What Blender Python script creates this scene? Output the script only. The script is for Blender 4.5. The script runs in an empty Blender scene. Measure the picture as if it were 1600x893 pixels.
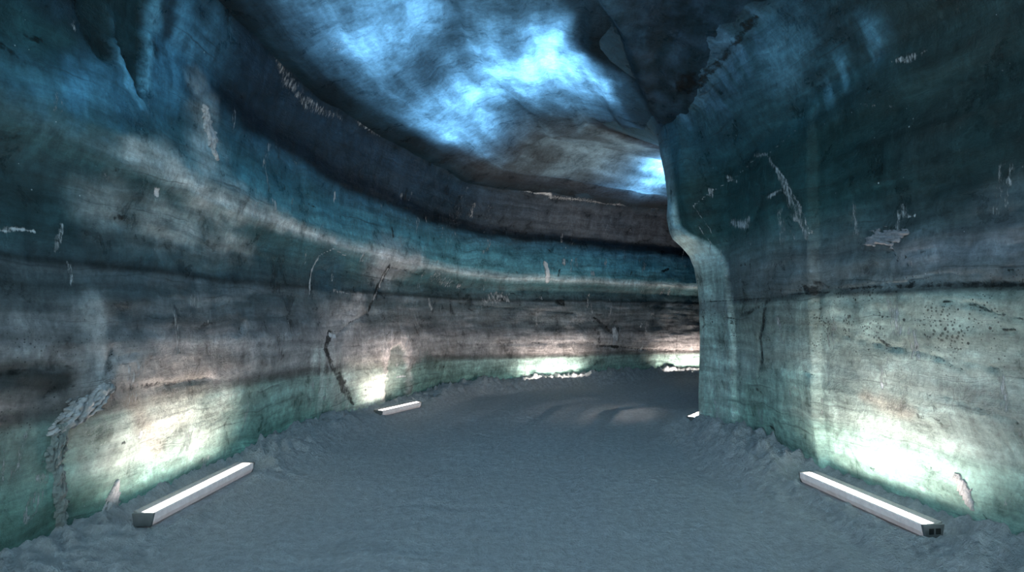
import bpy, math
import numpy as np
from mathutils import Vector, Matrix

C = bpy.context.scene.collection
rng = np.random.default_rng(7)
EYE = 1.5          # camera height (m)
FPX, CX, HOR = 900.0, 800.0, 495.0

# ------------------------------------------------------------------ noise
def _h(ix, iy, seed):
    ix = ix.astype(np.uint32); iy = iy.astype(np.uint32)
    n = ix * np.uint32(374761393) + iy * np.uint32(668265263) + np.uint32((seed * 974634777) & 0xffffffff)
    n = (n ^ (n >> np.uint32(13))) * np.uint32(1274126177)
    n = n ^ (n >> np.uint32(16))
    return n.astype(np.float64) / 4294967295.0

def perlin(x, y, seed=0):
    x = np.asarray(x, float); y = np.asarray(y, float)
    xf = np.floor(x); yf = np.floor(y)
    ix = xf.astype(np.int64) + 100000; iy = yf.astype(np.int64) + 100000
    fx = x - xf; fy = y - yf
    u = fx**3 * (fx * (fx * 6 - 15) + 10); v = fy**3 * (fy * (fy * 6 - 15) + 10)
    def g(dx, dy):
        a = _h(ix + dx, iy + dy, seed) * 2 * math.pi
        return np.cos(a) * (fx - dx) + np.sin(a) * (fy - dy)
    n0 = g(0, 0) * (1 - u) + g(1, 0) * u
    n1 = g(0, 1) * (1 - u) + g(1, 1) * u
    return (n0 * (1 - v) + n1 * v) * 1.5

def fbm(x, y, oct=5, seed=0, gain=0.5):
    s = 0; a = 1.0; f = 1.0; t = 0
    for k in range(oct):
        s = s + a * perlin(x * f + 17.3 * k, y * f - 9.1 * k, seed + k * 13)
        t += a; a *= gain; f *= 2.03
    return s / t

def sst(a, b, x):
    t = np.clip((x - a) / (b - a), 0, 1)
    return t * t * (3 - 2 * t)

def lerp(a, b, t):
    return a + (b - a) * t

# ------------------------------------------------------------------ curves
def catmull(pts, n=24):
    P = np.array(pts, float); out = []
    Q = np.vstack([2 * P[0] - P[1], P, 2 * P[-1] - P[-2]])
    for i in range(1, len(Q) - 2):
        t = np.linspace(0, 1, n, endpoint=False)[:, None]
        a, b, c, d = Q[i - 1], Q[i], Q[i + 1], Q[i + 2]
        out.append(.5 * (2 * b + (c - a) * t + (2 * a - 5 * b + 4 * c - d) * t**2 + (3 * b - a - 3 * c + d) * t**3))
    out.append(P[-1:])
    return np.vstack(out)

class Plan:
    """a wall's line on the ground, parametrised by length"""
    def __init__(s, pts, side):
        s.P = catmull(pts)
        seg = np.linalg.norm(np.diff(s.P, axis=0), axis=1)
        s.L = np.concatenate([[0], np.cumsum(seg)]); s.len = s.L[-1]; s.side = side
    def at(s, u):
        return np.stack([np.interp(u, s.L, s.P[:, 0]), np.interp(u, s.L, s.P[:, 1])], -1)
    def normal(s, u):
        e = 0.06
        t = s.at(np.minimum(u + e, s.len)) - s.at(np.maximum(u - e, 0))
        t /= np.linalg.norm(t, axis=-1, keepdims=True)
        return np.stack([t[..., 1], -t[..., 0]], -1) * s.side     # points into the tunnel
    def u_near(s, x, y):
        return s.L[np.argmin((s.P[:, 0] - x)**2 + (s.P[:, 1] - y)**2)]
    def dist(s, x, y):
        """signed distance into the tunnel, and u, for arrays"""
        u = np.arange(0, s.len, 0.12); q = s.at(u); n = s.normal(u)
        d = np.empty(x.size); uu = np.empty(x.size); X = x.ravel(); Y = y.ravel()
        for a in range(0, X.size, 20000):
            dx = X[a:a + 20000, None] - q[None, :, 0]; dy = Y[a:a + 20000, None] - q[None, :, 1]
            i = np.argmin(dx * dx + dy * dy, 1); r = np.arange(len(i))
            sg = np.sign(dx[r, i] * n[i, 0] + dy[r, i] * n[i, 1])
            d[a:a + 20000] = np.sqrt(dx[r, i]**2 + dy[r, i]**2) * sg; uu[a:a + 20000] = u[i]
        return d.reshape(x.shape), uu.reshape(x.shape)

LEFT = Plan([(-3.5, -6), (-3.3, -2), (-3.05, 1), (-2.86, 3.0), (-2.74, 4.0), (-2.66, 5.4), (-2.55, 6.8), (-2.26, 8.1), (-1.72, 9.5),
             (-1.0, 11.3), (.68, 12.5), (1.6, 13.1), (3.2, 14.1), (5.0, 14.9), (8, 15.6), (12, 15.8), (16, 15.2)], 1)
RIGHT = Plan([(3.5, -6), (3.4, -2), (3.2, 1), (3.02, 3.0), (2.88, 3.9), (2.70, 5.15), (2.61, 5.8), (2.57, 6.5), (2.56, 7.0), (2.52, 7.22),
              (2.48, 7.42), (2.53, 7.66), (2.75, 7.95), (3.4, 8.6), (4.7, 9.4), (8, 10.2), (12, 10.4), (16, 10.0)], -1)
U_CORNER = RIGHT.u_near(2.48, 7.42)
U_STEP = RIGHT.u_near(2.70, 5.17)

def project(X):
    d = np.maximum(X[..., 1], .05)
    return CX + FPX * X[..., 0] / d, HOR - FPX * (X[..., 2] - EYE) / d

def ramp_u(length, near, far, ufar):
    us = [0.0]
    while us[-1] < length:
        u = us[-1]; us.append(u + (far if (u < 5.5 or u > ufar) else near))
    us[-1] = length
    return np.array(us)

# ------------------------------------------------------------------ blender helpers
def prop(o, label=None, cat=None, group=None, kind=None):
    if label: o['label'] = label
    if cat: o['category'] = cat
    if group: o['group'] = group
    if kind: o['kind'] = kind
    return o

def grid_mesh(name, V, mat, uv=None, attrs=None, flip=False, mask=None, parent=None):
    nu, nv = V.shape[:2]
    idx = np.arange(nu * nv).reshape(nu, nv)
    q = np.stack([idx[:-1, :-1], idx[1:, :-1], idx[1:, 1:], idx[:-1, 1:]], -1).reshape(-1, 4)
    if flip: q = q[:, ::-1]
    if mask is not None:
        m = mask.ravel(); q = q[m[q].all(1)]
    used = np.unique(q); re = np.full(nu * nv, -1); re[used] = np.arange(len(used)); q = re[q]
    co = V.reshape(-1, 3)[used]
    me = bpy.data.meshes.new(name)
    me.vertices.add(len(co)); me.vertices.foreach_set('co', co.astype(np.float32).ravel())
    me.loops.add(q.size); me.loops.foreach_set('vertex_index', q.astype(np.int32).ravel())
    me.polygons.add(len(q)); me.polygons.foreach_set('loop_start', (np.arange(len(q)) * 4).astype(np.int32))
    me.polygons.foreach_set('loop_total', np.full(len(q), 4, np.int32))
    me.update(calc_edges=True)
    me.polygons.foreach_set('use_smooth', np.ones(len(q), bool))
    if uv is not None:
        l = me.uv_layers.new(name='UVMap'); w = uv.reshape(-1, 2)[used][q.ravel()]
        l.data.foreach_set('uv', w.astype(np.float32).ravel())
    for k, a in (attrs or {}).items():
        if a.ndim == 3:
            A = me.attributes.new(k, 'FLOAT_COLOR', 'POINT')
            col = np.concatenate([a.reshape(-1, 3), np.ones((nu * nv, 1))], 1)[used]
            A.data.foreach_set('color', col.astype(np.float32).ravel())
        else:
            A = me.attributes.new(k, 'FLOAT', 'POINT'); A.data.foreach_set('value', a.ravel()[used].astype(np.float32))
    me.materials.append(mat); me.validate()
    o = bpy.data.objects.new(name, me); C.objects.link(o)
    if parent: o.parent = parent
    return o

# ------------------------------------------------------------------ materials
class NT:
    def __init__(s, name):
        s.m = bpy.data.materials.new(name); s.m.use_nodes = True; s.t = s.m.node_tree
        s.t.nodes.clear(); s.out = s.n('ShaderNodeOutputMaterial')
    def n(s, t, **kw):
        x = s.t.nodes.new(t)
        for k, v in kw.items():
            if hasattr(x, k) and k not in ('Scale',): setattr(x, k, v)
        return x
    def link(s, a, b): s.t.links.new(a, b)
    def put(s, sock, v):
        if isinstance(v, bpy.types.NodeSocket): s.link(v, sock)
        else: sock.default_value = v
    def attr(s, name, fac=True):
        a = s.n('ShaderNodeAttribute'); a.attribute_name = name
        return a.outputs['Fac'] if fac else a.outputs['Color']
    def math(s, op, a, b=None, clamp=False):
        m = s.n('ShaderNodeMath'); m.operation = op; m.use_clamp = clamp
        s.put(m.inputs[0], a)
        if b is not None: s.put(m.inputs[1], b)
        return m.outputs[0]
    def scale(s, vec, sx, sy, sz=1):
        m = s.n('ShaderNodeMapping'); m.inputs['Scale'].default_value = (sx, sy, sz); s.link(vec, m.inputs['Vector'])
        return m.outputs[0]
    def noise(s, vec, sc, det=5, rough=.55, dist=0.0):
        x = s.n('ShaderNodeTexNoise'); s.link(vec, x.inputs['Vector'])
        x.inputs['Scale'].default_value = sc; x.inputs['Detail'].default_value = det
        x.inputs['Roughness'].default_value = rough; x.inputs['Distortion'].default_value = dist
        return x.outputs['Fac']
    def maprange(s, v, a, b, c, d, smooth=False):
        m = s.n('ShaderNodeMapRange'); m.clamp = True
        if smooth: m.interpolation_type = 'SMOOTHSTEP'
        s.put(m.inputs[0], v)
        for i, q in zip((1, 2, 3, 4), (a, b, c, d)): m.inputs[i].default_value = q
        return m.outputs[0]
    def mix(s, f, a, b, mode='MIX'):
        m = s.n('ShaderNodeMix'); m.data_type = 'RGBA'; m.blend_type = mode
        s.put(m.inputs[0], f)
        for i, q in ((6, a), (7, b)):
            if isinstance(q, tuple): q = (*q, 1)
            s.put(m.inputs[i], q)
        return m.outputs[2]

def ice_mat(name, translucent=None, contrast=1.0, hband=1.0, vstreak=1.0, rough=.32, bump=.5):
    t = NT(name)
    uv = t.n('ShaderNodeUVMap').outputs[0]
    obj = t.n('ShaderNodeTexCoord').outputs['Object']
    tint = t.attr('tint', False)
    wn = t.n('ShaderNodeTexNoise'); t.link(obj, wn.inputs['Vector']); wn.inputs['Scale'].default_value = 1.3; wn.inputs['Detail'].default_value = 4
    wv = t.n('ShaderNodeVectorMath'); wv.operation = 'MULTIPLY_ADD'; t.link(wn.outputs['Color'], wv.inputs[0]); wv.inputs[1].default_value = (.5, .22, 0); t.link(uv, wv.inputs[2])
    wuv = wv.outputs[0]
    nb = t.noise(t.scale(wuv, .55, 9), 1.0, 9, .66, .2)             # layers
    nv0 = t.noise(t.scale(wuv, 17, .7), 1.0, 5, .6, .1)            # scraped streaks, only in places
    nvm = t.maprange(t.noise(obj, .9, 4), .46, .66, 0, 1, True)
    nv = t.math('ADD', t.math('MULTIPLY', t.math('SUBTRACT', nv0, .5), nvm), .5)
    nm = t.noise(obj, 3.2, 9, .66, .4)                              # mottling
    nf = t.noise(obj, 20, 8, .78)                                    # grain
    f = t.maprange(nm, .27, .73, 1 - .62 * contrast, 1 + .75 * contrast)
    f = t.math('MULTIPLY', f, t.maprange(nb, .28, .72, 1 - .45 * hband, 1 + .5 * hband))
    f = t.math('MULTIPLY', f, t.maprange(nv, .3, .7, 1 - .28 * vstreak, 1 + .28 * vstreak))
    f = t.math('MULTIPLY', f, t.maprange(nf, .3, .7, .62, 1.40))
    cmb = t.n('ShaderNodeCombineColor')
    for i in range(3): t.link(f, cmb.inputs[i])
    col = t.mix(1.0, tint, cmb.outputs[0], 'MULTIPLY')
    # hairline dark layers
    hl = t.maprange(t.noise(t.scale(wuv, .45, 22), 1.0, 6, .6), .60, .68, 0, 1, True)
    col = t.mix(t.math('MULTIPLY', hl, .5 * hband), col, (.015, .022, .024))
    # dark grains of grit frozen into the ice
    sp = t.attr('speck')
    vo = t.n('ShaderNodeTexVoronoi'); t.link(obj, vo.inputs['Vector']); vo.inputs['Scale'].default_value = 15
    rad = t.math('MULTIPLY', t.maprange(t.noise(obj, 9, 3), .45, .7, 0, .22), sp)
    sm = t.math('LESS_THAN', vo.outputs['Distance'], rad)
    col = t.mix(t.math('MULTIPLY', sm, .85), col, (.012, .016, .016))
    vo2 = t.n('ShaderNodeTexVoronoi'); t.link(obj, vo2.inputs['Vector']); vo2.inputs['Scale'].default_value = 38
    sm2 = t.math('LESS_THAN', vo2.outputs['Distance'], t.math('MULTIPLY', t.maprange(t.noise(obj, 4, 4), .40, .65, 0, .36), sp))
    col = t.mix(t.math('MULTIPLY', sm2, .7), col, (.02, .025, .024))
    # cracks and dirt
    dk = t.attr('dirt')
    d2 = t.maprange(t.math('ADD', t.math('MULTIPLY', dk, t.maprange(t.noise(obj, 3.5, 4), .35, .6, .6, 1.05)), t.math('MULTIPLY', t.math('SUBTRACT', t.noise(obj, 16, 7, .75), .5), 1.9)), .45, .85, 0, 1, True)
    d2 = t.math('MULTIPLY', d2, t.maprange(dk, .02, .2, 0, 1))
    col = t.mix(t.math('MULTIPLY', d2, .93), col, (.010, .013, .014))
    # frost and broken white crust
    fr = t.attr('frost')
    f2 = t.maprange(t.math('ADD', fr, t.math('MULTIPLY', t.math('SUBTRACT', t.noise(t.scale(obj, 1, 1, .3), 34, 6, .78), .5), 1.7)), .40, .70, 0, 1, True)
    f2 = t.math('MULTIPLY', f2, t.maprange(fr, .02, .25, 0, 1))
    col = t.mix(t.math('MULTIPLY', f2, .9), col, (.80, .82, .84))
    # tiny bright bubbles
    vo3 = t.n('ShaderNodeTexVoronoi'); t.link(obj, vo3.inputs['Vector']); vo3.inputs['Scale'].default_value = 11
    sm3 = t.math('LESS_THAN', vo3.outputs['Distance'], t.maprange(t.noise(obj, 2.3, 3), .5, .75, 0, .085))
    col = t.mix(t.math('MULTIPLY', sm3, .6), col, (.65, .7, .72))
    h = t.math('ADD', t.math('MULTIPLY', nm, .6), t.math('MULTIPLY', nf, .25))
    h = t.math('ADD', h, t.math('MULTIPLY', nv, .22))
    h = t.math('ADD', h, t.math('MULTIPLY', nb, .25))
    h = t.math('ADD', h, t.math('MULTIPLY', f2, .35))
    h = t.math('SUBTRACT', h, t.math('MULTIPLY', d2, .3))
    bp = t.n('ShaderNodeBump'); bp.inputs['Strength'].default_value = min(1, bump * 1.6); bp.inputs['Distance'].default_value = .07
    t.link(h, bp.inputs['Height'])
    b = t.n('ShaderNodeBsdfPrincipled')
    t.link(col, b.inputs['Base Color']); b.inputs['IOR'].default_value = 1.31
    t.put(b.inputs['Roughness'], t.math('ADD', t.maprange(nm, .3, .7, rough - .1, rough + .14), t.math('MULTIPLY', f2, .4)))
    t.link(bp.outputs[0], b.inputs['Normal'])
    sh = b.outputs[0]
    if translucent:
        tr = t.n('ShaderNodeBsdfTranslucent')
        tc = t.mix(1.0, t.attr('glow', False), cmb.outputs[0], 'MULTIPLY')
        t.link(tc, tr.inputs['Color']); t.link(bp.outputs[0], tr.inputs['Normal'])
        mx = t.n('ShaderNodeMixShader'); mx.inputs[0].default_value = translucent
        t.link(sh, mx.inputs[1]); t.link(tr.outputs[0], mx.inputs[2]); sh = mx.outputs[0]
    t.link(sh, t.out.inputs[0])
    return t.m

def snow_mat(name, col=(.78, .82, .86), dirt=True):
    t = NT(name)
    obj = t.n('ShaderNodeTexCoord').outputs['Object']
    n1 = t.noise(obj, 1.1, 6, .6); n2 = t.noise(obj, 16, 8, .7); n3 = t.noise(obj, 70, 4, .65)
    c = t.mix(t.maprange(n1, .3, .7, 0, 1), tuple(x * .82 for x in col), col)
    c = t.mix(t.maprange(n2, .36, .62, .9, 0), c, tuple(x * .58 for x in col))
    c = t.mix(t.maprange(n3, .3, .6, .6, 0), c, tuple(x * .62 for x in col))
    if dirt:
        vo = t.n('ShaderNodeTexVoronoi'); t.link(obj, vo.inputs['Vector']); vo.inputs['Scale'].default_value = 9
        s = t.math('LESS_THAN', vo.outputs['Distance'], t.maprange(t.noise(obj, 5, 3), .55, .75, 0, .1))
        c = t.mix(t.math('MULTIPLY', s, .75), c, (.05, .06, .065))
    h = t.math('ADD', t.math('MULTIPLY', n2, .65), t.math('MULTIPLY', n3, .35))
    bp = t.n('ShaderNodeBump'); bp.inputs['Strength'].default_value = 1.0; bp.inputs['Distance'].default_value = .16
    t.link(h, bp.inputs['Height'])
    b = t.n('ShaderNodeBsdfPrincipled'); t.link(c, b.inputs['Base Color']); b.inputs['Roughness'].default_value = .7
    b.inputs['Specular IOR Level'].default_value = .35
    t.link(bp.outputs[0], b.inputs['Normal']); t.link(b.outputs[0], t.out.inputs[0])
    return t.m

def plain(name, col, rough=.5, metal=0.0, nscale=20, amt=.15, glow=None):
    t = NT(name)
    obj = t.n('ShaderNodeTexCoord').outputs['Object']
    n = t.noise(obj, nscale, 5, .6)
    c = t.mix(t.maprange(n, .3, .7, 0, 1), tuple(x * (1 - amt) for x in col), tuple(min(1, x * (1 + amt)) for x in col))
    b = t.n('ShaderNodeBsdfPrincipled'); t.link(c, b.inputs['Base Color'])
    t.put(b.inputs['Roughness'], t.maprange(n, .3, .7, rough - .08, rough + .08)); b.inputs['Metallic'].default_value = metal
    if glow: b.inputs['Emission Color'].default_value = (*glow[:3], 1); b.inputs['Emission Strength'].default_value = glow[3]
    t.link(b.outputs[0], t.out.inputs[0])
    return t.m

def emit_mat(name, col, strength):
    t = NT(name)
    e = t.n('ShaderNodeEmission'); e.inputs[0].default_value = (*col, 1); e.inputs[1].default_value = strength
    t.link(e.outputs[0], t.out.inputs[0])
    return t.m

# ------------------------------------------------------------------ wall surfaces
def col(h):
    return np.array(h, float)

def band_colours(z, table):
    """piecewise-smooth colour by height"""
    zs = [r[0] for r in table]; cs = np.array([r[1] for r in table])
    return np.stack([np.interp(z, zs, cs[:, i]) for i in range(3)], -1)

class Wall:
    def __init__(s, plan, us, vs):
        s.plan, s.us, s.vs = plan, us, vs
        s.U, s.Z = np.meshgrid(us, vs, indexing='ij')
        b = plan.at(us); n = plan.normal(us)
        s.B, s.N = b, n
        s.Y = np.repeat(b[:, 1:2], len(vs), 1)
        z0 = np.zeros_like(s.U)
        s.disp = z0.copy(); s.dirt = z0.copy(); s.frost = z0.copy(); s.speck = z0.copy()
    def pos(s, extra=0.0):
        V = np.empty(s.U.shape + (3,)); d = s.disp + extra
        V[..., 0] = s.B[:, None, 0] + s.N[:, None, 0] * d
        V[..., 1] = s.B[:, None, 1] + s.N[:, None, 1] * d
        V[..., 2] = s.Z
        return V
    def freeze(s):
        V = s.pos(); s.px, s.py = project(V); s.depth = V[..., 1]
        s.ok = s.depth > 1.2
        s.pxm = np.where(s.ok, s.px, 1e6)
    def find(s, p, ulim=None):
        d = (s.pxm - p[0])**2 + (s.py - p[1])**2
        if ulim: d = np.where((s.U > ulim[0]) & (s.U < ulim[1]), d, 1e12)
        i = np.unravel_index(np.argmin(d), d.shape)
        return s.U[i], s.Z[i], i
    def stroke(s, pts, w, ulim=None, soft=1.0):
        """soft mask along a line on the wall; pts in the photo's pixels, w a width or widths in pixels"""
        q = [s.find(p, ulim) for p in pts]
        i, j = q[len(q) // 2][2]
        d = s.depth[i, j]; i2 = min(i + 2, len(s.us) - 1); i1 = max(i2 - 4, 0)
        a = abs(s.px[i2, j] - s.px[i1, j]) / max(s.us[i2] - s.us[i1], 1e-6) / (FPX / d)
        a = np.clip(a, .15, 1.5)
        P = np.array([(u * a, z) for u, z, _ in q]); W = np.broadcast_to(np.array(w, float), (len(pts),)) * d / FPX / 2
        r = W.max() * 2.5 + .05
        box = (s.U * a > P[:, 0].min() - r) & (s.U * a < P[:, 0].max() + r) & (s.Z > P[:, 1].min() - r) & (s.Z < P[:, 1].max() + r)
        x = s.U[box] * a; y = s.Z[box]
        wob = .25 * W.max()
        x = x + fbm(x * 9, y * 9, 3, 91) * wob * 1.5; y = y + fbm(x * 9, y * 9, 3, 55) * wob * 1.5
        m = np.zeros(x.shape)
        if len(P) == 1: P = np.vstack([P, P + 1e-4]); W = np.repeat(W, 2)
        for k in range(len(P) - 1):
            ab = P[k + 1] - P[k]; L2 = (ab**2).sum() + 1e-9
            t = np.clip(((x - P[k, 0]) * ab[0] + (y - P[k, 1]) * ab[1]) / L2, 0, 1)
            dist = np.hypot(x - P[k, 0] - t * ab[0], y - P[k, 1] - t * ab[1]); ww = W[k] + (W[k + 1] - W[k]) * t
            m = np.maximum(m, 1 - sst(1 - .75 * soft, 1 + .75 * soft, dist / np.maximum(ww, .004)))
        out = np.zeros(s.U.shape); out[box] = m
        return out

# ---- left wall
us = ramp_u(LEFT.len, .024, .05, LEFT.u_near(4.8, 14.8))
vs = np.concatenate([np.linspace(-.35, 3.4, 168), np.linspace(3.4, 5.1, 52)[1:]])
WL = Wall(LEFT, us, vs)
U, Z, Y = WL.U, WL.Z, WL.Y
tilt = .035 * (Y - 13) * sst(1.95, 2.5, Z) + .03 * (Y - 5) * (1 - sst(1.2, 1.7, Z))
Z0 = 1.5 + (Z - 1.5) / .92
ZS = Z0 + np.clip(tilt, -.42, .35) + .05 * fbm(U * .5, Z * .4, 3, 3) + .02 * fbm(U * 2.1, Z * 1.2, 3, 8)
ZS = ZS + .10 * np.where(ZS > 2.7, 1, 0) * fbm(U * .9, Z * .3, 3, 19)
prof = np.interp(ZS, [-1, 0, .7, 1.3, 1.95, 2.12, 2.32, 2.5, 2.9, 3.45, 4.2, 4.55, 5.3], [-.12, -.12, -.05, -.02, -.06, -.05, .06, .10, .08, .1, .34, .8, 2.0])
WL.disp = prof + .10 * fbm(U * .35, Z * .35, 3, 21) + .035 * fbm(U * 1.3, Z * 1.6, 4, 4) + .010 * fbm(U * 1.2, Z * 9, 4, 33) + .006 * fbm(U * 9, Z * 2, 3, 41)
WL.freeze()
LT = [(-.4, (.18, .36, .31)), (.15, (.20, .39, .33)), (.72, (.31, .43, .385)), (.78, (.14, .16, .15)), (.84, (.16, .15, .145)),
      (.90, (.34, .31, .30)), (1.15, (.36, .34, .34)), (1.35, (.22, .22, .23)), (1.48, (.12, .145, .16)), (1.6, (.19, .22, .235)), (1.72, (.11, .15, .165)), (1.84, (.16, .20, .22)), (1.89, (.03, .045, .05)),
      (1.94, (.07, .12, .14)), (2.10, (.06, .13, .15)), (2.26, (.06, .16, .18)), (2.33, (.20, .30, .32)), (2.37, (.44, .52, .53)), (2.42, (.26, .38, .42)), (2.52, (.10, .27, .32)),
      (2.95, (.08, .26, .34)), (3.16, (.10, .28, .40)), (3.28, (.015, .035, .055)), (3.42, (.012, .028, .05)), (3.55, (.03, .075, .12)), (4.0, (.04, .10, .17)),
      (4.25, (.03, .08, .13)), (5.2, (.05, .12, .18))]
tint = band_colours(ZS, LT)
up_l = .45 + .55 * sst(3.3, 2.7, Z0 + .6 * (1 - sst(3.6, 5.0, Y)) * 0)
tint = tint * up_l[..., None] * (1 - (.35 + .35 * sst(2.5, 3.1, Z)) * (1 - sst(3.5, 5.0, Y)))[..., None]  # upper and near wall darkened in the tint, standing in for shade
def tintmix(W, T, mask, c):
    m = mask[..., None]
    return T * (1 - m) + np.array(c) * m
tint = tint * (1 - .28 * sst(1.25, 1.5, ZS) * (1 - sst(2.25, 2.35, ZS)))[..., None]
# far wall is greyer, with broad pale veins
far = sst(10.8, 13.5, Y) * sst(3.35, 3.6, ZS) * (1 - sst(4.1, 4.3, ZS))
tint = tintmix(WL, tint, far * .85, (.10, .11, .125))
tint = tintmix(WL, tint, sst(2.2, 2.3, ZS) * (1 - sst(2.6, 2.75, ZS)) * (1 - sst(3.5, 4.3, Y)) * .85, (.04, .10, .11))
v = sst(.05, .35, fbm(U * .8, ZS * 5, 4, 71)) * sst(1.0, 1.3, Z) * (1 - sst(1.7, 1.85, Z))
tint = tintmix(WL, tint, v * .28, (.40, .38, .38))
# upper left frosted blue skin hanging over clear dark ice
S = WL.stroke
bl = np.maximum.reduce([S([(20, 110), (90, 130), (170, 150), (250, 130), (330, 60)], [70, 80, 90, 110, 120]), S([(290, 60), (280, 0)], 130)])
strk = .45 + .55 * sst(-.3, .4, fbm(U * 5 + .5 * fbm(U * 2, Z * 3, 3, 62), Z * 1.2, 5, 61, .65))
tint = tintmix(WL, tint, bl * strk * .85, (.08, .24, .36))
dk = np.maximum(S([(215, -20), (212, 60), (214, 110), (219, 150)], [60, 46, 28, 6], soft=.35), S([(160, -20), (160, 35), (165, 85)], [70, 60, 30], soft=.6))
rim = np.clip(np.maximum(S([(215, -20), (212, 60), (214, 115), (219, 160)], [84, 66, 44, 14], soft=.3), 0) - dk, 0, 1)
tint = tintmix(WL, tint, rim * .85, (.16, .42, .58))
tint = tintmix(WL, tint, dk * .93, (.012, .035, .040))
WL.disp -= .07 * dk
dk2 = S([(262, -10), (262, 60)], [26, 10], soft=.7)
tint = tintmix(WL, tint, dk2 * .85, (.012, .03, .045))
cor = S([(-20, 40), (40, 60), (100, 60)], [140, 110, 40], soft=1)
tint = tintmix(WL, tint, cor * .8, (.015, .05, .055))  # top corner darkened by colour so the fill light leaves it dim
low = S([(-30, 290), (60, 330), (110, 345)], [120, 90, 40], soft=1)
tint = tintmix(WL, tint, low * .8, (.02, .05, .055))  # near edge darkened in the tint to cut the lamp's spill
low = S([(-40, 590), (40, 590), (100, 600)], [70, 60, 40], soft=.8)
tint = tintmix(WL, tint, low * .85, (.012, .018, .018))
# white bubbly ice where the bulge begins, with its lamp glow painted in
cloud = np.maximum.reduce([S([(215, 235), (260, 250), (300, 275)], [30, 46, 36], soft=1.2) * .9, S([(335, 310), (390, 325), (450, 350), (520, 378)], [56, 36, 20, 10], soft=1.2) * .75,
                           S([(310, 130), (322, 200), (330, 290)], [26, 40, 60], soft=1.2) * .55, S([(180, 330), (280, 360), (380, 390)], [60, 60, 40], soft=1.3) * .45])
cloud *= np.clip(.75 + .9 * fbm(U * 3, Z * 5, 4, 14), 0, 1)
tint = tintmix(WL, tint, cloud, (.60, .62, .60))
# brown stains, pale scrapes
tint = tintmix(WL, tint, S([(235, 575), (290, 570), (350, 560)], [50, 60, 40], soft=1.2) * .5, (.36, .30, .27))
tint = tintmix(WL, tint, S([(205, 620), (225, 660), (245, 700)], [22, 22, 26], soft=1.2) * .6, (.20, .14, .10))
tint = tintmix(WL, tint, S([(270, 640), (300, 610)], [60, 40], soft=1.3) * .45, (.40, .32, .24))
tint = tintmix(WL, tint, S([(200, 700), (250, 660), (320, 670), (350, 620)], [70, 100, 90, 40], soft=1.3) * .45, (.62, .60, .54))
tint = tintmix(WL, tint, S([(150, 480), (150, 540), (155, 600)], [50, 50, 34], soft=1) * .45 * sst(-.3, .3, fbm(U * 11, Z * .9, 3, 5)), (.5, .52, .52))
tint = tintmix(WL, tint, S([(520, 505), (545, 495), (560, 470)], [50, 46, 20], soft=1) * .6, (.48, .44, .43))
tint = tintmix(WL, tint, S([(560, 590), (590, 600), (575, 640)], [50, 60, 60], soft=1) * .55, (.62, .62, .54))
tint = tintmix(WL, tint, S([(505, 560), (530, 620), (550, 650)], [40, 70, 80], soft=1) * .65 * sst(-.3, .3, fbm(U * 9, Z * 1.2, 3, 6)), (.6, .66, .62))
tint = tintmix(WL, tint, S([(610, 400), (600, 420), (650, 405)], [50, 40, 30], soft=1.3) * .5, (.46, .42, .43))
tint = tintmix(WL, tint, S([(515, 420), (515, 440)], [50, 44], soft=.7) * .7, (.03, .08, .11))
# niche scraped into the wall beside the second lamp
inner = S([(622, 640), (622, 590), (624, 550)], [32, 30, 22], soft=.35)
rimn = np.clip(S([(621, 645), (621, 590), (624, 544)], [48, 46, 40], soft=.3) - inner, 0, 1)
tint = tintmix(WL, tint, inner * .55, (.17, .21, .19)); tint = tintmix(WL, tint, rimn * .6, (.62, .55, .54))
WL.disp -= .05 * inner
tint = tintmix(WL, tint, S([(665, 560), (690, 620), (700, 600)], [20, 60, 50], soft=1) * .5, (.10, .16, .15))
for pts, w, k in [([(610, 412), (596, 440), (586, 462), (575, 490)], [5, 7, 6, 4], 1), ([(618, 418), (636, 424), (652, 427)], [4, 5, 3], .8),
                  ([(516, 520), (510, 545), (518, 568)], [10, 9, 8], 1), ([(518, 568), (532, 590), (540, 608), (552, 632)], [8, 12, 14, 4], .9), ([(575, 488), (545, 505), (525, 525)], 3, .7),
                  ([(330, 590), (300, 595), (250, 600), (190, 605)], [8, 10, 12, 16], .62), ([(175, 545), (172, 580)], [10, 14], .6), ([(380, 505), (372, 525)], [8, 5], .6),
                  ([(928, 495), (945, 510), (955, 520)], [4, 7, 6], .9), ([(936, 540), (966, 541)], [7, 5], .9), ([(936, 520), (938, 540)], 8, .8), ([(966, 512), (968, 532)], 4, .7),
                  ([(870, 470), (880, 474)], [9, 10], .95), ([(1036, 424), (1044, 420)], [5, 4], .95), ([(875, 420), (873, 430)], 6, .6), ([(700, 470), (780, 480), (900, 490)], 3, .6),
                  ([(940, 538), (1000, 545), (1090, 548)], 4, .6), ([(745, 540), (800, 536), (930, 535)], 6, .5), ([(0, 585), (60, 575), (130, 572)], [16, 10, 6], .8),
                  ([(60, 620), (120, 600)], [10, 8], .7), ([(560, 300), (700, 350), (860, 370), (1050, 385)], [10, 10, 8, 6], .55), ([(615, 370), (612, 350)], 5, .7), ([(760, 390), (740, 440), (735, 470)], 8, .45),
                  ([(232, 735), (236, 720)], 3, .4), ([(100, 725), (140, 715)], 3, .5)]:
    m = S(pts, w, soft=1); WL.dirt = np.maximum(WL.dirt, m * k); WL.disp -= .012 * m
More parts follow.
